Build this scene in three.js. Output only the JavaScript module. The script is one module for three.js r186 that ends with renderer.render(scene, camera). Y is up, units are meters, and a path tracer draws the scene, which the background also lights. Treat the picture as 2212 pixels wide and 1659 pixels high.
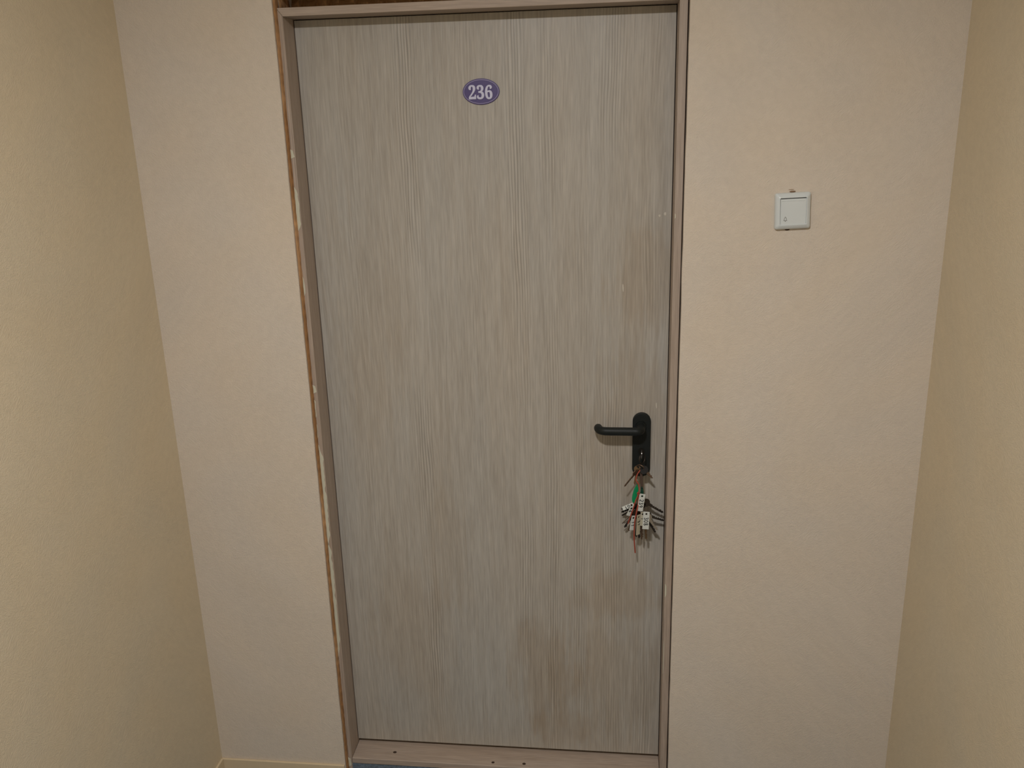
import * as THREE from 'three';
import { RoundedBoxGeometry } from 'three/addons/geometries/RoundedBoxGeometry.js';
import { ImprovedNoise } from 'three/addons/math/ImprovedNoise.js';
import { mergeGeometries } from 'three/addons/utils/BufferGeometryUtils.js';
import { RectAreaLightUniformsLib } from 'three/addons/lights/RectAreaLightUniformsLib.js';
import { FontLoader } from 'three/addons/loaders/FontLoader.js';
import { TextGeometry } from 'three/addons/geometries/TextGeometry.js';

// ------------------------------------------------------------------ camera, exposure
const scene = new THREE.Scene();
scene.background = new THREE.Color(0x000000);
const FOCAL = 1900;                                   // pixels on the 2212 x 1659 frame
const camera = new THREE.PerspectiveCamera(THREE.MathUtils.radToDeg(2 * Math.atan(829.5 / FOCAL)), 2212 / 1659, 0.05, 50);
camera.position.set(0.30494, 1.81281, 2.13035);
camera.rotation.set(-0.289706, 0.119514, -0.027535, 'YXZ');
camera.updateMatrixWorld();
const renderer = new THREE.WebGLRenderer({ antialias: true });
renderer.toneMapping = THREE.LinearToneMapping;
renderer.toneMappingExposure = 1.0;
renderer.shadowMap.enabled = true;
RectAreaLightUniformsLib.init();
const LAMP = { color: 0xfffefe, near: 645, far: 220, size: 0.13 };   // the two ceiling lamps of the corridor

// ------------------------------------------------------------------ helpers
const used = {};
function numbered(n) { used[n] = (used[n] ?? -1) + 1; return used[n] ? `${n}_${String(used[n]).padStart(3, '0')}` : n; }
function sh(m) { m.castShadow = true; m.receiveShadow = true; return m; }
function part(name, geo, mat, parent, label) {
  const m = sh(new THREE.Mesh(geo, mat)); m.name = name; parent.add(m);
  if (label) m.userData.label = label;
  return m;
}
function struct(name, label) { const g = new THREE.Group(); g.name = name; scene.add(g); g.userData = { kind: 'structure', label, category: name.split('_')[0] }; return g; }
function thing(name, label, category, group) {
  const g = new THREE.Group(); g.name = numbered(name); scene.add(g); g.userData = { label, category };
  if (group) g.userData.group = group;
  return g;
}
const V = (x, y, z) => new THREE.Vector3(x, y, z);
// a pixel of the photograph and the depth of the plane it lies on (metres in front of the door leaf)
function at(u, v, z) {
  const d = V((u - 1106) / FOCAL, -(v - 829.5) / FOCAL, -1).applyQuaternion(camera.quaternion);
  return camera.position.clone().addScaledVector(d, (z - camera.position.z) / d.z);
}
const perlin = new ImprovedNoise();
const N = (x, y, z = 0) => perlin.noise(x, y, z);
let seed = 7; const rnd = () => { seed = (seed * 16807) % 2147483647; return seed / 2147483647; };
// uv in metres from the position, by the way a face points; along = axis the grain follows
function metricUV(geo, along = 'y', off = [0, 0]) {
  const g = geo, p = g.attributes.position, n = g.attributes.normal, uv = new Float32Array(p.count * 2);
  for (let i = 0; i < p.count; i++) {
    const P = [p.getX(i), p.getY(i), p.getZ(i)], A = [Math.abs(n.getX(i)), Math.abs(n.getY(i)), Math.abs(n.getZ(i))];
    const k = A.indexOf(Math.max(...A)), a = { x: 0, y: 1, z: 2 }[along];
    const o = [0, 1, 2].filter(q => q !== k && q !== a);
    const va = k === a ? P[(a + 1) % 3] : P[a], ua = P[o[0]];
    uv[2 * i] = ua + off[0]; uv[2 * i + 1] = va + off[1];
  }
  g.setAttribute('uv', new THREE.BufferAttribute(uv, 2));
  return g;
}
function box(x0, x1, y0, y1, z0, z1, r = 0, along = 'y', off) {
  const w = x1 - x0, h = y1 - y0, d = z1 - z0;
  const g = r ? new RoundedBoxGeometry(w, h, d, 3, r) : new THREE.BoxGeometry(w, h, d);
  g.translate((x0 + x1) / 2, (y0 + y1) / 2, (z0 + z1) / 2);
  return metricUV(g, along, off);
}
function dataTex(w, h, fn, srgb = true) {
  const a = new Uint8Array(w * h * 4);
  for (let j = 0; j < h; j++) for (let i = 0; i < w; i++) {
    const c = fn(i, j), k = 4 * (j * w + i);
    a[k] = Math.max(0, Math.min(255, c[0] * 255)); a[k + 1] = Math.max(0, Math.min(255, c[1] * 255)); a[k + 2] = Math.max(0, Math.min(255, c[2] * 255)); a[k + 3] = 255;
  }
  const t = new THREE.DataTexture(a, w, h); t.magFilter = THREE.LinearFilter; t.minFilter = THREE.LinearMipmapLinearFilter; t.generateMipmaps = true;
  t.wrapS = t.wrapT = THREE.RepeatWrapping; if (srgb) t.colorSpace = THREE.SRGBColorSpace; t.needsUpdate = true;
  return t;
}

// ------------------------------------------------------------------ materials
const clamp = (x, a = 0, b = 1) => Math.max(a, Math.min(b, x));
const sstep = (a, b, x) => { const t = clamp((x - a) / (b - a)); return t * t * (3 - 2 * t); };
// pale laminate with a fine vertical grain; Wm x Hm metres
function woodMaps(Wm, Hm, w, h, s, veins, stains) {
  const height = new Float32Array(w * h);
  const col = dataTex(w, h, (i, j) => {
    const x = i / w * Wm, y = j / h * Hm;
    const xw = x + 0.010 * N(x * 3.1, y * 1.3, s) + 0.0022 * N(x * 16, y * 5, s + 3);
    const g0 = N(xw * 520, y * 26, s + 1), g1 = N(xw * 300, y * 11, s + 5), g2 = N(xw * 110, y * 5.5, s + 9), g3 = N(xw * 34, y * 2.2, s + 13), g4 = N(xw * 7, y * 1.6, s + 17);
    let vein = 0, emb = 0;
    for (const [vx, vw, st] of veins) {
      const d = (xw + 0.012 * N(y * 0.9, vx * 9, s) - vx) / vw;
      if (Math.abs(d) > 1) continue;
      const env = (1 - d * d) * sstep(-0.45, 0.25, N(vx * 40, y * 2.6, s + 21));
      const q = Math.sin(d * vw / 0.0034 * Math.PI + 2.8 * N(d * 1.3, y * 7, s + 25));
      vein += env * st * Math.max(0, q) ** 2; emb += env * st * q;
    }
    let L = 1 + 0.06 * g0 + 0.055 * g1 + 0.03 * g2 + 0.015 * g3 + 0.02 * g4 - 0.15 * vein + 0.05 * Math.max(0, -emb);
    height[j * w + i] = 0.5 + 0.22 * g1 + 0.16 * g0 + 0.3 * emb;
    let warm = 0.45 + 0.45 * N(xw * 9 + 40, y * 2.2, s + 29) - 0.25 * g2;
    let r = L, gg = L * (1 - 0.030 * warm), b = L * (1 - 0.065 * warm);
    for (const [sx, sy, rx, ry, a] of stains) {
      const e = ((x - sx) / rx) ** 2 + ((y - sy) / ry) ** 2;
      if (e > 4) continue;
      const m = a * sstep(1.5, 0.15, e + 0.9 * N(x * 26, y * 9, s + 33) + 0.5 * g2 + 0.35 * N(x * 70, y * 30, s)) ;
      r *= 1 - 0.03 * m; gg *= 1 - 0.052 * m; b *= 1 - 0.078 * m;
    }
    return [r * 0.9, gg * 0.9, b * 0.9];
  });
  const bump = dataTex(w, h, (i, j) => { const v = height[j * w + i]; return [v, v, v]; }, false);
  for (const t of [col, bump]) t.repeat.set(1 / Wm, 1 / Hm);
  return [col, bump];
}
// door leaf: u runs from its left edge, v from its bottom edge
const [doorMap, doorBump] = woodMaps(0.9, 2.0, 1400, 2000, 2.3,
  [[0.255, 0.030, 1.0], [0.10, 0.02, 0.35], [0.40, 0.02, 0.3], [0.515, 0.028, 0.9], [0.585, 0.026, 0.9], [0.66, 0.03, 0.8], [0.745, 0.045, 0.8], [0.83, 0.03, 0.7]],
  [[0.83, 1.36, 0.10, 0.13, 0.8], [0.79, 0.98, 0.13, 0.2, 0.7], [0.76, 0.50, 0.12, 0.07, 1.0], [0.56, 0.25, 0.10, 0.17, 1.0], [0.74, 0.22, 0.14, 0.2, 0.7], [0.60, 0.08, 0.08, 0.06, 0.7], [0.18, 0.36, 0.12, 0.2, 0.4], [0.30, 0.62, 0.07, 0.16, 0.4], [0.12, 1.30, 0.10, 0.3, 0.35]]);
const [frameMap, frameBump] = woodMaps(0.3, 2.2, 512, 2048, 11.7, [[0.03, 0.02, 0.7], [0.09, 0.02, 0.6], [0.16, 0.03, 0.7], [0.24, 0.03, 0.6]], []);
const M = {};
M.door = new THREE.MeshPhysicalMaterial({ color: new THREE.Color().setRGB(0.50, 0.47, 0.42), map: doorMap, bumpMap: doorBump, bumpScale: 0.00035, roughness: 0.42, specularIntensity: 0.8 });
M.doorEdge = new THREE.MeshStandardMaterial({ color: new THREE.Color().setRGB(0.16, 0.12, 0.09), roughness: 0.8 });
M.frame = new THREE.MeshPhysicalMaterial({ color: new THREE.Color().setRGB(0.49, 0.40, 0.33), map: frameMap, bumpMap: frameBump, bumpScale: 0.0003, roughness: 0.55 });
// wall paint over roller stipple
const stipple = dataTex(512, 512, (i, j) => {
  const a = i / 512 * Math.PI * 2, b = j / 512 * Math.PI * 2, P = (k, z) => N(Math.cos(a) * k + z, Math.sin(a) * k + Math.cos(b) * k, Math.sin(b) * k + z);
  const v = 0.5 + 0.35 * P(9, 3) + 0.3 * P(18, 7) + 0.2 * P(4, 1); return [v, v, v];
}, false);
function paint(r, g, b, s) {
  const map = dataTex(512, 512, (i, j) => {
    const x = i / 512, y = j / 512, a = x * Math.PI * 2, c = y * Math.PI * 2;
    const p = k => N(Math.cos(a) * k + s, Math.sin(a) * k + Math.cos(c) * k, Math.sin(c) * k + s);
    const v = 0.96 + 0.012 * p(1.3) + 0.008 * p(4) + 0.016 * p(22), w = 0.009 * p(2.1);
    return [v + w, v, v - 1.6 * w];
  });
  map.repeat.set(0.55, 0.55);
  const st = stipple.clone(); st.repeat.set(7, 7); st.needsUpdate = true;
  return new THREE.MeshStandardMaterial({ color: new THREE.Color().setRGB(r, g, b), map, bumpMap: st, bumpScale: 0.0006, roughness: 0.72 });
}
M.endWall = paint(0.69, 0.60, 0.495, 2);
M.sideWall = paint(0.685, 0.578, 0.41, 9);
M.skirting = new THREE.MeshStandardMaterial({ color: new THREE.Color().setRGB(0.62, 0.50, 0.33), roughness: 0.6 });
M.ceiling = new THREE.MeshStandardMaterial({ color: new THREE.Color().setRGB(0.78, 0.75, 0.70), roughness: 0.9 });
const lino = dataTex(512, 512, (i, j) => { const v = 0.5 + 0.12 * N(i / 9, j / 9, 4) + 0.1 * N(i / 3, j / 3, 8); return [v * 0.78, v * 0.88, v * 0.98]; });
lino.repeat.set(2, 2);
M.floor = new THREE.MeshStandardMaterial({ map: lino, roughness: 0.45 });

// ------------------------------------------------------------------ the corridor
const XL = -0.8267, XR = 1.0309, ZW = 0.085, ZEND = 8.0, CEIL = 2.53;
const OL = -0.4555, OR = 0.4615, OT = 2.108;           // opening in the end wall
{
  const w = struct('wall_back', 'peach painted end wall around the wooden door');
  const s = new THREE.Shape();
  s.moveTo(XL - 0.2, 0); s.lineTo(OL, 0);
  for (let y = 0.04; y < OT; y += 0.03) s.lineTo(OL + 0.0011 * N(y * 9, 1.5) + 0.0007 * N(y * 30, 4.5), y);
  s.lineTo(OL, OT); s.lineTo(OR, OT);
  for (let y = OT - 0.03; y > 0.02; y -= 0.03) s.lineTo(OR + 0.0014 * N(y * 7, 8.5) + 0.0008 * N(y * 25, 2.5), y);
  s.lineTo(OR, 0); s.lineTo(XR + 0.2, 0); s.lineTo(XR + 0.2, CEIL); s.lineTo(XL - 0.2, CEIL); s.closePath();
  const g = new THREE.ExtrudeGeometry(s, { depth: 0.2, bevelEnabled: false }); g.translate(0, 0, ZW - 0.2);
  part('plaster', metricUV(g), M.endWall, w);
  for (const [n, l, x0, x1] of [['wall_left', 'yellowish painted side wall left of the door', XL - 0.15, XL], ['wall_right', 'yellowish painted side wall beyond the doorbell switch', XR, XR + 0.15]])
    part('plaster', box(x0, x1, 0, CEIL, ZW, ZEND), M.sideWall, struct(n, l));
  part('plaster', box(XL - 0.15, XR + 0.15, 0, CEIL, ZEND, ZEND + 0.15), M.sideWall, struct('wall_front', 'yellowish far end wall of the corridor'));
  const f = struct('floor', 'blue-grey linoleum floor');
  part('linoleum', box(XL - 0.15, XR + 0.15, -0.1, 0, -0.115, ZEND + 0.15), M.floor, f);
  part('linoleum_upstand', box(OL + 0.001, OR - 0.001, 0, 0.041, 0.02, 0.066), M.floor, f);
  part('slab', box(XL - 0.15, XR + 0.15, CEIL, CEIL + 0.15, ZW - 0.2, ZEND + 0.15), M.ceiling, struct('ceiling', 'white ceiling of the corridor'));
  const bb = struct('baseboard_back', 'low cream skirting along the end wall');
  part('strip', box(XL, OL - 0.001, 0, 0.05, ZW, ZW + 0.007, 0.0015), M.skirting, bb);
  part('strip', box(OR + 0.001, XR, 0, 0.05, ZW, ZW + 0.007, 0.0015), M.skirting, bb);
  part('strip', box(XL, XL + 0.007, 0, 0.052, ZW + 0.007, ZEND, 0.0015), M.skirting, struct('baseboard_left', 'low cream skirting along the left side wall'));
  part('strip', box(XR - 0.007, XR, 0, 0.052, ZW + 0.007, ZEND, 0.0015), M.skirting, struct('baseboard_right', 'low cream skirting along the right side wall'));
}
// flat LED downlights on the ceiling (above and behind the camera): housing ring, glowing diffuser
function ceilingLamp(x, z, power, label) {
  const t = thing('ceiling_lamp', label, 'lamp', 'flat lamps along the corridor ceiling'); t.position.set(x, CEIL, z);
  const w = new THREE.MeshStandardMaterial({ color: 0xe8e6e0, roughness: 0.4 }), S = LAMP.size / 2;
  const o = new THREE.Shape(); o.moveTo(-S - 0.012, -S - 0.012); o.lineTo(S + 0.012, -S - 0.012); o.lineTo(S + 0.012, S + 0.012); o.lineTo(-S - 0.012, S + 0.012); o.closePath();
  const h = new THREE.Path(); h.moveTo(-S, -S); h.lineTo(-S, S); h.lineTo(S, S); h.lineTo(S, -S); h.closePath(); o.holes.push(h);
  part('housing', new THREE.ExtrudeGeometry(o, { depth: 0.018, bevelEnabled: true, bevelSize: 0.002, bevelThickness: 0.002, bevelOffset: -0.002 }).rotateX(Math.PI / 2), w, t, 'white square lamp housing');
  part('diffuser', new THREE.BoxGeometry(2 * S, 0.006, 2 * S).translate(0, -0.012, 0), new THREE.MeshStandardMaterial({ color: 0xffffff, emissive: new THREE.Color(LAMP.color), emissiveIntensity: 4, roughness: 0.4 }), t, 'glowing white diffuser');
  const l = new THREE.RectAreaLight(LAMP.color, power, 2 * S, 2 * S); l.position.y = -0.0205; l.rotation.x = -Math.PI / 2; t.add(l);
}
ceilingLamp(0.10, 1.78, LAMP.near, 'flat square glowing ceiling lamp nearest the door');
ceilingLamp(0.10, 6.2, LAMP.far, 'flat square glowing ceiling lamp farther down the corridor');

// ------------------------------------------------------------------ door frame
const DL = -0.44, DR = 0.441, DB = 0.06, DT = 2.053, ZF = 0.068;     // clear opening of the frame, its front plane
const FL = -0.4538, FR = 0.4588, FT = 2.0715;
{
  const t = struct('trim_1', 'pale wood-grain door frame with threshold');
  // mitred jambs and head: prisms whose top ends are cut at the corner
  function mitred(pts, along, off) {
    const s = new THREE.Shape(pts.map(p => new THREE.Vector2(...p)));
    const e = 0.0013, g = new THREE.ExtrudeGeometry(s, { depth: ZF + 0.1 - 2 * e, bevelEnabled: true, bevelSize: e, bevelThickness: e, bevelOffset: -e, bevelSegments: 2 });
    g.translate(0, 0, -0.1 + e); return metricUV(g, along, off);
  }
  part('jamb', mitred([[FL, 0.0], [DL, 0.0], [DL, DT], [FL, FT]], 'y', [0.6, 0]), M.frame, t);
  part('jamb', mitred([[DR, 0.0], [FR, 0.0], [FR, FT], [DR, DT]], 'y', [0.05, 0.4]), M.frame, t);
  part('head', mitred([[FL + 0.0003, FT], [DL + 0.0003, DT], [DR - 0.0003, DT], [FR - 0.0003, FT]], 'x', [0.1, 0.7]), M.frame, t);
  const th = part('threshold', box(DL + 0.0005, DR - 0.0005, 0.0415, DB, -0.1, ZF + 0.0005, 0.0022, 'x', [0.21, 1.2]), M.frame, t);
  const hole = new THREE.MeshStandardMaterial({ color: new THREE.Color().setRGB(0.045, 0.025, 0.015), roughness: 0.9 });
  for (const [u, v, r] of [[853, 1625, 0.0058], [1065, 1647, 0.005], [1132, 1650, 0.0055]]) {
    // ray to the top plane of the threshold
    const d = at(u, v, 0).sub(camera.position), k = (DB - camera.position.y) / d.y, P = camera.position.clone().addScaledVector(d, k);
    const g = new THREE.CylinderGeometry(r * 0.9, r, 0.0010, 9); g.scale(1, 1, 0.85);
    g.translate(P.x, DB, P.z); part('screw_hole', g, hole, th, 'dark screw hole in the threshold');
  }
  // aged mounting foam squeezed between frame and wall
  const foamMap = dataTex(64, 1024, (i, j) => {
    const y = j / 1024 * 2.2, a = sstep(-0.3, 0.4, N(y * 5.2, 3.3) + 0.6 * N(y * 19, i / 30)), b = 0.9 + 0.25 * N(y * 60, i / 12, 5);
    return [(0.66 + 0.12 * a) * b, (0.48 + 0.12 * a) * b, (0.30 + 0.12 * a) * b];
  });
  foamMap.repeat.set(30, 1 / 2.2);
  M.foam = new THREE.MeshStandardMaterial({ map: foamMap, roughness: 0.95 });
  function bead(path, w, d, z, s) {   // lumpy strip along a path of [x, y]
    const rings = [], n = path.length, K = 8, pos = [], idx = [];
    for (let i = 0; i < n; i++) {
      const [x, y] = path[i], [ax, ay] = path[Math.max(0, i - 1)], [bx, by] = path[Math.min(n - 1, i + 1)];
      const L = Math.hypot(bx - ax, by - ay), nx = -(by - ay) / L, ny = (bx - ax) / L;
      for (let k = 0; k < K; k++) {
        const th2 = k / K * Math.PI * 2, q = 1 + 0.35 * N(x * 60 + y * 60, k * 0.9, s);
        const o = Math.cos(th2) * w * q, zz = z + Math.sin(th2) * d * q;
        pos.push(x + nx * o, y + ny * o, zz);
      }
      if (i) for (let k = 0; k < K; k++) { const a = (i - 1) * K + k, b = (i - 1) * K + (k + 1) % K; idx.push(a, b, a + K, b, b + K, a + K); }
    }
    const g = new THREE.BufferGeometry(); g.setAttribute('position', new THREE.Float32BufferAttribute(pos, 3)); g.setIndex(idx); g.computeVertexNormals();
    return metricUV(g);
  }
  const ver = (x, a, b, st = 0.012) => { const p = []; for (let y = a; y <= b; y += st) p.push([x, y]); return p; };
  part('foam_strip', bead(ver(OL + 0.0016, 0.01, OT - 0.004), 0.0036, 0.013, 0.067, 2), M.foam, t, 'yellowed foam bead along the left of the frame');
  part('foam_strip', bead(ver(OL + 0.0004, 0.01, OT - 0.004), 0.0016, 0.034, 0.006, 4), M.foam, t);
  part('foam_strip', bead(ver(OR - 0.0009, 0.01, OT - 0.004), 0.0016, 0.012, 0.034, 6), M.foam, t);
  const hor = []; for (let x = OL - 0.004; x <= OR + 0.003; x += 0.012) hor.push([x, (FT + OT) / 2]);
  part('foam_strip', bead(hor, 0.020, 0.02, -0.062, 9), M.foam, t, 'foam deep in the gap above the frame');
  // pale filler smeared on the left jamb, and chips on the right one
  const filler = new THREE.MeshStandardMaterial({ color: new THREE.Color().setRGB(0.56, 0.54, 0.42), roughness: 0.85 });
  function smear(y0, y1, xa, xb, s) {
    const n = Math.max(6, Math.round((y1 - y0) / 0.008)), L = [], R2 = [];
    for (let i = 0; i <= n; i++) {
      const t2 = i / n, y = y0 + (y1 - y0) * t2, e = Math.min(1, 7 * t2 + 0.15, 7 * (1 - t2) + 0.15), m = xa;
      L.push(new THREE.Vector2(m, y)); R2.unshift(new THREE.Vector2(m + (xb - xa) * e * clamp(0.85 + 0.45 * N(y * 45, s), 0.3, 1.1), y));
    }
    const g = new THREE.ExtrudeGeometry(new THREE.Shape([...L, ...R2]), { depth: 0.0006, bevelEnabled: true, bevelSize: 0.0004, bevelThickness: 0.0006, bevelSegments: 2, steps: 1 });
    g.translate(0, 0, ZF - 0.0003); return metricUV(g);
  }
  const yAt = v => at(640 + (v / 1659) * 110, v, ZF).y;
  for (const [va, vb, xa, xb] of [[342, 322, -0.4525, -0.443], [498, 404, -0.4515, -0.4415], [640, 596, -0.452, -0.4465], [850, 832, -0.4525, -0.4425], [905, 862, -0.453, -0.448], [950, 912, -0.453, -0.449], [1180, 962, -0.4518, -0.4412], [1418, 1165, -0.4518, -0.4418], [1655, 1636, -0.452, -0.442]])
    part('filler_smear', smear(yAt(va), yAt(vb), xa, xb, va), filler, t, 'pale filler smear on the left jamb');
  for (const [v0, v1, xa, xb] of [[1290, 1262, 0.4422, 0.4456], [1455, 1385, 0.4421, 0.4430], [472, 462, 0.4424, 0.4442]])
    part('paint_chip', smear(at(1440, v0, ZF).y, at(1440, v1, ZF).y, xa, xb, v0), filler, t, 'pale chip on the right jamb');
}

// ------------------------------------------------------------------ door leaf and handle
const door = struct('door_1', 'closed pale wood-grain door numbered 236 with black lever handle');
{
  const gap = 0.0018, x0 = DL + gap, x1 = DR - gap, y0 = DB + 0.0125, y1 = DT - gap;
  const g = box(x0, x1, y0, y1, -0.04, 0, 0.0012, 'y', [-x0, -y0]);
  part('leaf', g, M.door, door);
  // worn pale dents in the laminate
  const chip = new THREE.MeshStandardMaterial({ color: new THREE.Color().setRGB(0.55, 0.50, 0.42), roughness: 0.6 });
  for (const [u, v, w, h] of [[1346, 622, 0.0016, 0.010], [1418, 876, 0.0016, 0.008], [1405, 905, 0.001, 0.006], [1437, 462, 0.0035, 0.004], [1425, 466, 0.003, 0.003]]) {
    const P = at(u, v, 0), c = new THREE.SphereGeometry(1, 10, 8); c.scale(w, h, 0.0004); c.rotateZ(0.06); c.translate(P.x, P.y, 0); part('dent', c, chip, door, 'small pale dent in the laminate');
  }
  // handle: rounded back plate, U-shaped lever, lock cylinder
  const blk = new THREE.MeshPhysicalMaterial({ color: new THREE.Color().setRGB(0.012, 0.014, 0.013), roughness: 0.5, specularIntensity: 0.45 });
  const cx = 0.3774, top = 1.1012, W2 = 0.0228, bot = top - 0.172;
  const s = new THREE.Shape();
  s.moveTo(cx - W2, bot + W2); s.lineTo(cx - W2, top - W2); s.absarc(cx, top - W2, W2, Math.PI, 0, true);
  s.lineTo(cx + W2, bot + W2); s.absarc(cx, bot + W2, W2, 0, -Math.PI, true);
  const pg = new THREE.ExtrudeGeometry(s, { depth: 0.006, bevelEnabled: true, bevelSize: 0.0022, bevelThickness: 0.0025, bevelOffset: -0.0022, bevelSegments: 4, curveSegments: 28 });
  const plate = part('handle_plate', pg, blk, door, 'black rounded handle plate');
  const ly = 1.0673, lz = 0.052, r = 0.0105, tx = 0.2685;
  const pts = [V(cx - 0.002, ly, 0.004), V(cx - 0.002, ly, 0.03), V(cx - 0.004, ly, 0.043), V(cx - 0.011, ly, 0.0515), V(cx - 0.022, ly, lz), V(cx - 0.04, ly, lz), V((cx + tx) / 2, ly, lz), V(tx + 0.026, ly, lz), V(tx + 0.014, ly, lz - 0.0015), V(tx + 0.004, ly, lz - 0.009), V(tx, ly, lz - 0.020), V(tx - 0.0003, ly, lz - 0.026)];
  const curve = new THREE.CatmullRomCurve3(pts, false, 'centripetal');
  const cap = new THREE.SphereGeometry(r, 20, 12); cap.scale(1, 1, 0.35); cap.translate(tx - 0.0003, ly, lz - 0.026);
  const collar = new THREE.CylinderGeometry(0.0125, 0.0135, 0.008, 28); collar.rotateX(Math.PI / 2); collar.translate(cx - 0.002, ly, 0.012);
  part('lever', mergeGeometries([new THREE.TubeGeometry(curve, 90, r, 20), cap, collar].map(q => q.toNonIndexed())), blk, plate, 'black U-shaped lever');
  const steel = new THREE.MeshStandardMaterial({ color: 0x9a958c, metalness: 1, roughness: 0.28 });
  const kc = at(1383.5, 975, 0.01);
  const cy = new THREE.CylinderGeometry(0.0082, 0.0082, 0.004, 26); cy.rotateX(Math.PI / 2); cy.translate(cx, kc.y, 0.0092);
  part('lock_cylinder', cy, new THREE.MeshStandardMaterial({ color: 0x3a3732, metalness: 0.9, roughness: 0.4 }), plate, 'dark round lock cylinder');
}

// ------------------------------------------------------------------ number plate
const serif = await new FontLoader().loadAsync('fonts/droid/droid_serif_bold.typeface.json');
{
  const t = thing('number_plate', 'small purple oval plate with raised silver number 236 on the door', 'sign');
  const c = at(1039.5, 198, 0); t.position.set(c.x, c.y, 0);
  const a = 0.0432, b = 0.0290;
  const ell = (p, q) => { const s = new THREE.Shape(); s.absellipse(0, 0, p, q, 0, Math.PI * 2); return s; };
  const ext = (s, d, e, z) => { const g = new THREE.ExtrudeGeometry(s, { depth: d, bevelEnabled: true, bevelSize: e, bevelThickness: e, bevelOffset: -e, bevelSegments: 3, curveSegments: 48 }); g.translate(0, 0, z); return g; };
  part('plate', ext(ell(a, b), 0.0012, 0.0008, 0.0008), new THREE.MeshPhysicalMaterial({ color: new THREE.Color().setRGB(0.075, 0.055, 0.175), roughness: 0.35 }), t);
  const ring = ell(a - 0.0022, b - 0.0022); const hole = new THREE.Path(); hole.absellipse(0, 0, a - 0.0034, b - 0.0034, 0, Math.PI * 2); ring.holes.push(hole);
  part('rim_line', new THREE.ExtrudeGeometry(ring, { depth: 0.0006, bevelEnabled: false, curveSegments: 48 }).translate(0, 0, 0.0027), new THREE.MeshStandardMaterial({ color: new THREE.Color().setRGB(0.30, 0.26, 0.42), roughness: 0.4 }), t, 'thin lilac line inside the edge');
  const silver = new THREE.MeshPhysicalMaterial({ color: new THREE.Color().setRGB(0.60, 0.60, 0.76), metalness: 0.2, roughness: 0.28 });
  [['2', -0.0205], ['3', -0.0015], ['6', 0.0180]].forEach(([ch, x], i) => {
    const g = new TextGeometry(ch, { font: serif, size: 0.0285, depth: 0.0008, bevelEnabled: true, bevelThickness: 0.0011, bevelSize: 0.0009, bevelSegments: 3, curveSegments: 8 });
    g.computeBoundingBox(); const bb = g.boundingBox;
    g.translate(-(bb.min.x + bb.max.x) / 2, -(bb.min.y + bb.max.y) / 2, 0); g.scale(0.0178 / (bb.max.x - bb.min.x), 0.0322 / (bb.max.y - bb.min.y), 1); g.rotateZ(0.02);
    g.translate(x, -0.0008 - 0.0004 * i, 0.0030); part('digit', g, silver, t, `raised silver digit ${ch}`);
  });
}

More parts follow.
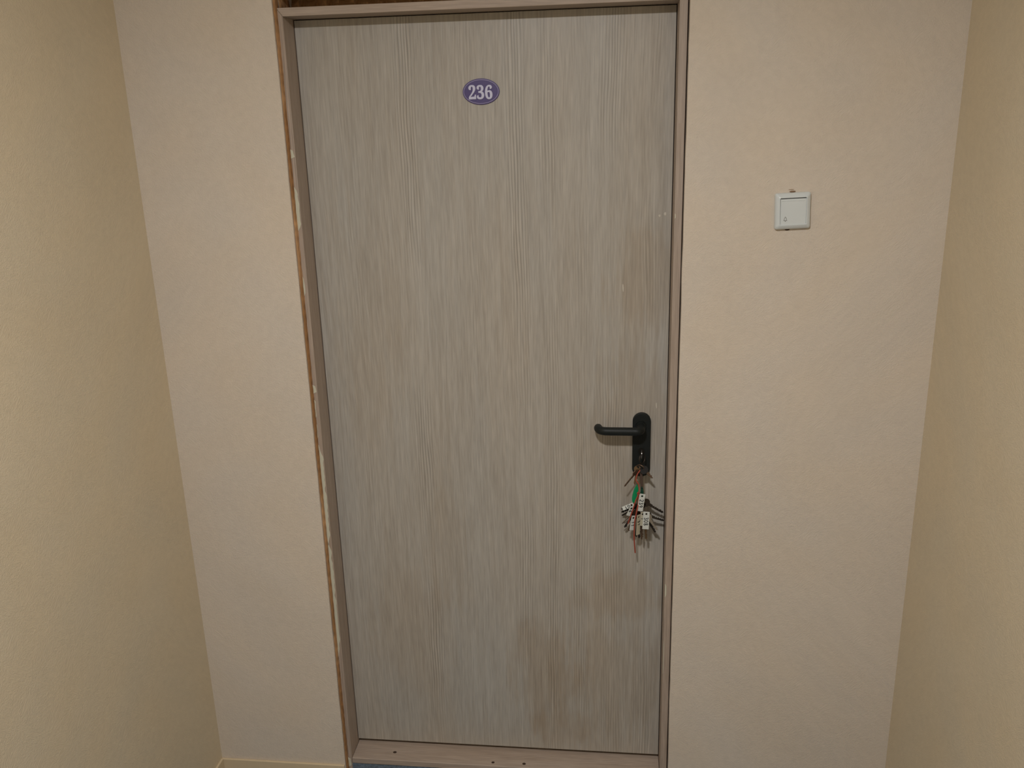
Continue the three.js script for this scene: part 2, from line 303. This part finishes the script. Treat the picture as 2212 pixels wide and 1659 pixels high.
// ------------------------------------------------------------------ doorbell switch
{
  const t = thing('doorbell_switch', 'white square doorbell push with a small bell symbol on the end wall', 'doorbell');
  const P = [[1674, 417], [1752, 411], [1672, 497], [1749, 495]].map(p => at(...p, ZW + 0.004)), c = V(0, 0, 0); P.forEach(p => c.addScaledVector(p, 0.25));
  t.position.set(c.x, c.y, ZW); t.rotation.z = 0.035;
  const white = new THREE.MeshPhysicalMaterial({ color: new THREE.Color().setRGB(0.635, 0.675, 0.675), roughness: 0.2, clearcoat: 0.3 });
  // frame: bevelled ring lofted over rounded-square outlines
  const rsq = (h, r, n = 6) => { const o = []; for (const [sx, sy, a0] of [[1, 1, 0], [-1, 1, 90], [-1, -1, 180], [1, -1, 270]]) for (let i = 0; i <= n; i++) { const a = (a0 + 90 * i / n) * Math.PI / 180; o.push([sx * (h - r) + r * Math.cos(a), sy * (h * 1.035 - r) + r * Math.sin(a)]); } return o; };
  function loft(rings, close) {
    const pos = [], idx = [], m = rings[0][0].length;
    rings.forEach(([o, z]) => o.forEach(p => pos.push(p[0], p[1], z)));
    for (let i = 1; i < rings.length; i++) for (let k = 0; k < m; k++) { const a = (i - 1) * m + k, b = (i - 1) * m + (k + 1) % m; idx.push(a, b, b + m, a, b + m, a + m); }
    if (close) { const L = (rings.length - 1) * m; const ci = pos.length / 3; pos.push(0, 0, rings[rings.length - 1][1]); for (let k = 0; k < m; k++) idx.push(L + k, L + (k + 1) % m, ci); }
    const g = new THREE.BufferGeometry(); g.setAttribute('position', new THREE.Float32BufferAttribute(pos, 3)); g.setIndex(idx); g.computeVertexNormals(); return g;
  }
  part('frame', loft([[rsq(0.0385, 0.005), 0], [rsq(0.0385, 0.005), 0.006], [rsq(0.0380, 0.005), 0.0082], [rsq(0.0365, 0.0048), 0.0105], [rsq(0.0345, 0.0045), 0.0125], [rsq(0.0305, 0.003), 0.0150], [rsq(0.0288, 0.0022), 0.0155], [rsq(0.0280, 0.0016), 0.0150], [rsq(0.0279, 0.0015), 0.0136], [rsq(0.0278, 0.0015), 0.0118]]), white, t);
  const rk = loft([[rsq(0.0276, 0.0012), 0.004], [rsq(0.0276, 0.0012), 0.0138], [rsq(0.0272, 0.0012), 0.0143]], true); rk.rotateX(0.03); rk.translate(0.0002, -0.0009, 0); 
  const rocker = part('rocker', rk, white, t, 'flat white push rocker');
  const rail = part('ridge', new RoundedBoxGeometry(0.050, 0.0022, 0.002, 2, 0.0008).translate(0, 0.0232, 0.0146), white, t, 'thin ridge along the top of the rocker');
  // printed bell
  const b = new THREE.Shape(); b.moveTo(-0.0042, -0.0028); b.lineTo(0.0042, -0.0028); b.quadraticCurveTo(0.0030, -0.001, 0.0028, 0.0014); b.quadraticCurveTo(0.0022, 0.0044, 0.0006, 0.0050); b.lineTo(0.0006, 0.0068); b.lineTo(-0.0006, 0.0068); b.lineTo(-0.0006, 0.0050); b.quadraticCurveTo(-0.0022, 0.0044, -0.0028, 0.0014); b.quadraticCurveTo(-0.0030, -0.001, -0.0042, -0.0028);
  const bi = new THREE.Path(); bi.moveTo(-0.0024, -0.0018); bi.quadraticCurveTo(-0.0016, 0.0036, 0, 0.0040); bi.quadraticCurveTo(0.0016, 0.0036, 0.0024, -0.0018); bi.closePath(); b.holes.push(bi);
  const cl = new THREE.Shape(); cl.absarc(0, -0.0038, 0.0011, 0, Math.PI * 2);
  const bg = mergeGeometries([b, cl].map(q => new THREE.ExtrudeGeometry(q, { depth: 0.0003, bevelEnabled: false }))); bg.translate(-0.0165, -0.0175, 0.0137);
  part('bell_symbol', bg, new THREE.MeshStandardMaterial({ color: new THREE.Color().setRGB(0.22, 0.22, 0.21), roughness: 0.6 }), rocker, 'small grey bell symbol');
  // screw slots: holes in the plaster showing at the top and bottom edge
  const dark = new THREE.MeshStandardMaterial({ color: new THREE.Color().setRGB(0.07, 0.035, 0.015), roughness: 0.9 });
  const blob = (x, y, w, h, m) => { const g = new THREE.SphereGeometry(1, 14, 10); g.scale(w, h, 0.0012); g.translate(x, y, 0.0004); part('wall_chip', g, m, t, 'broken plaster showing at the edge of the switch'); };
  blob(-0.0095, -0.0405, 0.0056, 0.0032, dark); blob(0.0, 0.0416, 0.0068, 0.0020, new THREE.MeshStandardMaterial({ color: new THREE.Color().setRGB(0.22, 0.14, 0.085), roughness: 0.9 })); blob(-0.003, 0.0462, 0.006, 0.0007, new THREE.MeshStandardMaterial({ color: new THREE.Color().setRGB(0.40, 0.29, 0.19), roughness: 0.9 }));
}

// ------------------------------------------------------------------ keys hanging from the lock
{
  const metal = (r, g, b, rough = 0.38) => new THREE.MeshStandardMaterial({ color: new THREE.Color().setRGB(r, g, b), metalness: 0.85, roughness: rough });
  const MK = { steel: metal(0.24, 0.215, 0.19), brass: metal(0.23, 0.16, 0.10), dark: metal(0.055, 0.046, 0.038, 0.5), bronze: metal(0.15, 0.10, 0.068, 0.45), silver: metal(0.30, 0.285, 0.27, 0.22) };
  const G = 'keys on the ring in the lock';
  // place local frame: origin at A, -Y towards B, +Z about towards the viewer, turned about its own length by twist
  function orient(g, A, B, twist = 0) {
    const y = A.clone().sub(B).normalize(), zr = V(0, 0, 1), x = y.clone().cross(zr).normalize(), z = x.clone().cross(y).normalize();
    const m = new THREE.Matrix4().makeBasis(x, y, z); g.quaternion.setFromRotationMatrix(m).multiply(new THREE.Quaternion().setFromAxisAngle(V(0, 1, 0), twist)); g.position.copy(A);
    return A.distanceTo(B);
  }
  const ex = (s, d) => new THREE.ExtrudeGeometry(s, { depth: d, bevelEnabled: true, bevelSize: 0.0003, bevelThickness: 0.0003, bevelOffset: -0.0003, bevelSegments: 1, curveSegments: 14 }).translate(0, 0, -d / 2);
  function keyShape(t, len, m, o = {}) {
    const r = o.r ?? 0.0105, bowL = r * 2;
    const s = new THREE.Shape(); s.absellipse(0, -r + 0.003, r, r * (o.squash ?? 0.92), 0, Math.PI * 2);
    const h = new THREE.Path(); h.absellipse(0, -0.0015, 0.003, 0.0028, 0, Math.PI * 2); s.holes.push(h);
    part('bow', ex(s, o.cap ? 0.005 : 0.0018), o.cap ?? m, t);
    const b = new THREE.Shape(), y0 = -bowL + 0.005, y1 = -len, w = 0.0036; b.moveTo(-w, y0); b.lineTo(w, y0); b.lineTo(w, y0 - 0.005); b.lineTo(w * 0.85, y0 - 0.006);
    let y = y0 - 0.008, k = 0; const teeth = [0.9, 0.35, 0.7, 0.2, 0.8, 0.4, 0.65, 0.25, 0.6];
    while (y > y1 + 0.004) { b.lineTo(w * teeth[k % 9], y); y -= 0.0016; b.lineTo(w * teeth[k % 9], y); y -= 0.0014; k++; }
    b.lineTo(0, y1); b.lineTo(-w * 0.9, y1 + 0.003); b.closePath();
    part('blade', ex(b, 0.0016), m, t);
  }
  function key(label, A, B, m, twist = 0, o = {}) { const t = thing('door_key', label, 'key', G); keyShape(t, orient(t, at(...A), at(...B), twist), m, o); }
  // the key in the lock: bow edge-on, blade in the cylinder
  const kc = at(1383.5, 975, 0.01); kc.x = 0.3774;
  {
    const t = thing('door_key', 'key turned upright and stuck in the lock below the black lever', 'key', G);
    orient(t, V(kc.x, kc.y, 0.040), V(kc.x, kc.y, -0.01), 0); t.quaternion.setFromRotationMatrix(new THREE.Matrix4().makeBasis(V(0, -1, 0), V(0, 0, 1), V(-1, 0, 0)));
    keyShape(t, 0.048, MK.silver, { r: 0.011 });
  }
  function ringThing(label, c, R, r, rx, ry, m) { const t = thing('key_ring', label, 'key ring'); t.position.copy(c); t.rotation.set(rx, ry, 0); const g1 = new THREE.TorusGeometry(R, r, 10, 40), g2 = new THREE.TorusGeometry(R * 0.99, r, 10, 40); g2.translate(0, 0, r * 1.7); part('wire_loop', g1, m, t); part('wire_loop', g2, m, t); }
  ringThing('dark steel split ring hanging from the key in the lock', at(1386.5, 991, 0.040), 0.0125, 0.0009, -0.1, 0.95, MK.dark);
  ringThing('steel split ring that carries the two short keys and the brown strap', at(1384, 1011, 0.044), 0.0105, 0.0009, 0.35, -0.5, MK.bronze);
  ringThing('steel split ring in the middle of the numbered tags', at(1383, 1092, 0.046), 0.0135, 0.001, 0.5, 0.3, MK.dark);
  // short keys on the upper ring
  const rubber = new THREE.MeshStandardMaterial({ color: 0x0d0b0a, roughness: 0.6 });
  key('black-headed key pointing down right from the upper ring', [1386, 1010, 0.048], [1411, 1033, 0.052], MK.bronze, 0.2, { cap: rubber, r: 0.0112 });
  key('brown key with a bright edge pointing down left from the upper ring', [1377, 1016, 0.050], [1349, 1051, 0.056], MK.bronze, 0.9, {});
  key('worn brass key hanging close to the handle plate behind the red cord', [1379, 1008, 0.042], [1371, 1047, 0.044], MK.brass, -0.5, {});
  // brown strap between the rings
  {
    const t = thing('leather_strap', 'narrow dark brown strap between the upper ring and the tags', 'strap');
    const g = new RoundedBoxGeometry(0.0066, 0.064, 0.0022, 2, 0.0009); g.translate(0, -0.032, 0); part('strap_band', g, new THREE.MeshStandardMaterial({ color: new THREE.Color().setRGB(0.075, 0.045, 0.03), roughness: 0.8 }), t);
    orient(t, at(1385, 1017, 0.045), at(1386.5, 1078, 0.046));
  }
  // plastic fobs
  function fob(label, A, B, w, col) {
    const t = thing('key_fob', label, 'key fob'), L = orient(t, at(...A), at(...B), 0.15), s = new THREE.Shape();
    s.moveTo(0, 0.001); s.bezierCurveTo(w * 0.75, -0.001, w, -L * 0.35, w, -L * 0.6); s.bezierCurveTo(w, -L * 0.9, w * 0.5, -L, 0, -L); s.bezierCurveTo(-w * 0.5, -L, -w, -L * 0.9, -w, -L * 0.6); s.bezierCurveTo(-w, -L * 0.35, -w * 0.75, -0.001, 0, 0.001);
    const h = new THREE.Path(); h.absarc(0, -0.004, 0.0015, 0, Math.PI * 2); s.holes.push(h);
    part('fob_body', ex(s, 0.0026), new THREE.MeshPhysicalMaterial({ color: col, roughness: 0.4 }), t);
  }
  fob('bright green plastic fob left of the red cord', [1377.5, 1047, 0.052], [1369, 1086, 0.055], 0.0074, new THREE.Color().setRGB(0.0, 0.24, 0.085));
  fob('dark green fob behind the tag numbered 239', [1387, 1052, 0.049], [1386, 1082, 0.049], 0.0042, new THREE.Color().setRGB(0.005, 0.05, 0.028));
  // white numbered tags; the figures are drawn by hand in black marker, running down the tag
  const glyph = {
    0: [[[0.5, 0.02], [0.15, 0.25], [0.12, 0.7], [0.45, 0.98], [0.8, 0.75], [0.88, 0.3], [0.5, 0.02]]],
    1: [[[0.3, 0.25], [0.62, 0.02], [0.45, 0.98]]],
    2: [[[0.2, 0.22], [0.45, 0.02], [0.82, 0.14], [0.75, 0.42], [0.12, 0.95], [0.88, 0.92]]],
    3: [[[0.16, 0.16], [0.48, 0.02], [0.82, 0.2], [0.45, 0.46], [0.86, 0.70], [0.5, 0.98], [0.12, 0.86]]],
    6: [[[0.8, 0.05], [0.35, 0.3], [0.15, 0.75], [0.5, 0.98], [0.8, 0.72], [0.5, 0.5], [0.2, 0.7]]],
    8: [[[0.5, 0.48], [0.2, 0.26], [0.5, 0.02], [0.85, 0.22], [0.5, 0.48], [0.15, 0.75], [0.5, 0.98], [0.85, 0.75], [0.5, 0.48]]],
    9: [[[0.82, 0.3], [0.5, 0.5], [0.2, 0.3], [0.45, 0.03], [0.82, 0.15], [0.8, 0.5], [0.5, 0.98]]],
  };
  function tag(label, text, A, B, wpx, base, twist, ink = 0x14181a) {
    const t = thing('key_tag', label, 'key tag', 'white numbered tags on the keys'), L = orient(t, at(...A), at(...B), twist), w = wpx / 2;
    const s = new THREE.Shape(), r = 0.0009; s.moveTo(-w + r, 0.0); s.lineTo(w - r, 0); s.quadraticCurveTo(w, 0, w, -r); s.lineTo(w, -L); s.lineTo(-w, -L); s.lineTo(-w, -r); s.quadraticCurveTo(-w, 0, -w + r, 0);
    const h = new THREE.Path(); h.absarc(0, -0.0062, 0.0027, 0, Math.PI * 2); s.holes.push(h);
    const mat = new THREE.MeshStandardMaterial({ color: base, roughness: 0.55 });
    const plate = part('tag_plate', ex(s, 0.0012), mat, t);
    // strokes: text runs along -Y, the tops of the figures towards +X
    const gs = [], y0 = L > 0.037 ? 0.0150 : 0.0105, step = Math.min(0.0080, (L - y0 - 0.002) / text.length), H = w * 1.3;
    [...text].forEach((ch, i) => glyph[ch].forEach(st => {
      const pts = st.map(([gx, gy]) => V((0.5 - gy) * H * 1.0 + 0.0002, -y0 - i * step - gx * step * 0.8 + (gy - 0.5) * -0.0018, 0.00085));
      const c = new THREE.CatmullRomCurve3(pts, false, 'centripetal'); const g = new THREE.TubeGeometry(c, pts.length * 5, 0.00095, 6); g.scale(1, 1, 0.35); g.translate(0, 0, 0.00060); gs.push(g);
    }));
    if (gs.length) part('figures', mergeGeometries(gs), new THREE.MeshStandardMaterial({ color: ink, roughness: 0.6 }), plate, `black hand-lettered ${text}`);
  }
  const W = new THREE.Color().setRGB(0.56, 0.575, 0.53), Y = new THREE.Color().setRGB(0.46, 0.42, 0.31);
  tag('white tag hand-lettered 239 hanging below the strap', '239', [1388, 1067, 0.062], [1382, 1104, 0.062], 0.0148, W, 0.0);
  tag('white tag hand-lettered 308, lowest of the clear tags', '308', [1396.7, 1105.5, 0.066], [1394.3, 1143, 0.067], 0.0162, W, 0.0);
  // lower bunch of keys, from back to front
  const K = [
    ['dark key sticking out to the right above the others toward the jamb', [1391, 1083, 0.040], [1433, 1107, 0.030], MK.dark, 0.5],
    ['dark key sticking out to the right toward the jamb below another', [1394, 1112, 0.042], [1435, 1124, 0.030], MK.dark, 0.4],
    ['shiny steel key slanting down right from behind the tag numbered 308', [1396, 1113, 0.050], [1421, 1145, 0.054], MK.silver, 0.3],
    ['steel key hanging straight down below the tag numbered 308', [1394, 1116, 0.052], [1396, 1165, 0.052], MK.brass, 0.6],
    ['bronze key hanging straight down between two numbered tags', [1386, 1114, 0.048], [1387, 1166, 0.050], MK.bronze, -0.4],
    ['dark key hanging down left of the yellowed tag', [1380, 1108, 0.044], [1374, 1160, 0.046], MK.dark, 0.3],
    ['bronze key slanting down left beside the red cord', [1377, 1102, 0.042], [1358, 1147, 0.044], MK.bronze, 0.2],
    ['grey key slanting left below the small tags', [1376, 1098, 0.040], [1344, 1131, 0.042], MK.steel, 1.0],
    ['grey key pointing left under the small tag lettered 01', [1377, 1094, 0.042], [1343, 1114, 0.044], MK.dark, 0.7],
    ['steel key pointing straight left behind the small tag lettered 01', [1376, 1092, 0.038], [1341, 1100, 0.038], MK.steel, 0.4],
  ];
  K.push(['dark key tip fanned out left above the grey keys', [1374, 1094, 0.036], [1342, 1107, 0.030], MK.dark, 0.1],
    ['dark brown key slanting down left behind the tag lettered 11', [1375, 1104, 0.034], [1349, 1140, 0.030], MK.dark, 0.1],
    ['dark brown key hanging behind the yellowed tag', [1383, 1110, 0.036], [1381, 1163, 0.034], MK.dark, 0.0],
    ['dark key slanting down right behind the shiny steel key', [1392, 1110, 0.036], [1416, 1150, 0.032], MK.dark, 0.2]);
  for (const k of K) key(...k);
  tag('small white tag lettered 01 turned to the left of the red cord', '01', [1369, 1089, 0.050], [1345, 1099, 0.052], 0.0098, W, -0.35);
  tag('small white tag lettered 6 beside the red cord', '6', [1366, 1094, 0.056], [1357, 1114, 0.058], 0.0105, W, 0.3);
  tag('white tag lettered 11 hanging left of the long red cord end', '11', [1369, 1114, 0.054], [1364, 1145, 0.056], 0.0112, W, 0.35);
  tag('yellowed tag turned nearly edge-on right of the long red cord end', '31', [1380, 1112, 0.058], [1378, 1155, 0.060], 0.0120, Y, 0.75);
  tag('pale tag half hidden behind the tag numbered 308', '1', [1389, 1106, 0.058], [1387, 1136, 0.058], 0.011, Y, -0.2);
  // red cord tied round the bunch: one knot, two loose ends
  {
    const t = thing('red_cord', 'thin red cord tied through the keys with two loose ends', 'cord');
    const m = new THREE.MeshStandardMaterial({ color: new THREE.Color().setRGB(0.33, 0.055, 0.028), roughness: 0.7 });
    const tube = (pts, r) => new THREE.TubeGeometry(new THREE.CatmullRomCurve3(pts.map(p => at(...p)), false, 'centripetal'), 60, r, 8);
    part('cord_strand', tube([[1384, 1014, 0.050], [1376, 1026, 0.056], [1374, 1037, 0.058], [1379, 1046, 0.060], [1380.5, 1060, 0.062], [1378, 1070, 0.063], [1373, 1082, 0.064], [1368, 1098, 0.065], [1362, 1115, 0.064], [1356.5, 1131, 0.060]], 0.00155), m, t);
    part('cord_strand', tube([[1378, 1070, 0.060], [1379, 1085, 0.060], [1375.5, 1104, 0.066], [1371.5, 1126, 0.066], [1369.8, 1158, 0.060], [1372, 1194, 0.052]], 0.0017), m, t);
    const kn = new THREE.TorusKnotGeometry(0.0022, 0.0011, 40, 6); const p = at(1379, 1066, 0.064); kn.translate(p.x, p.y, p.z); part('knot', kn, m, t);
  }
}

renderer.render(scene, camera);
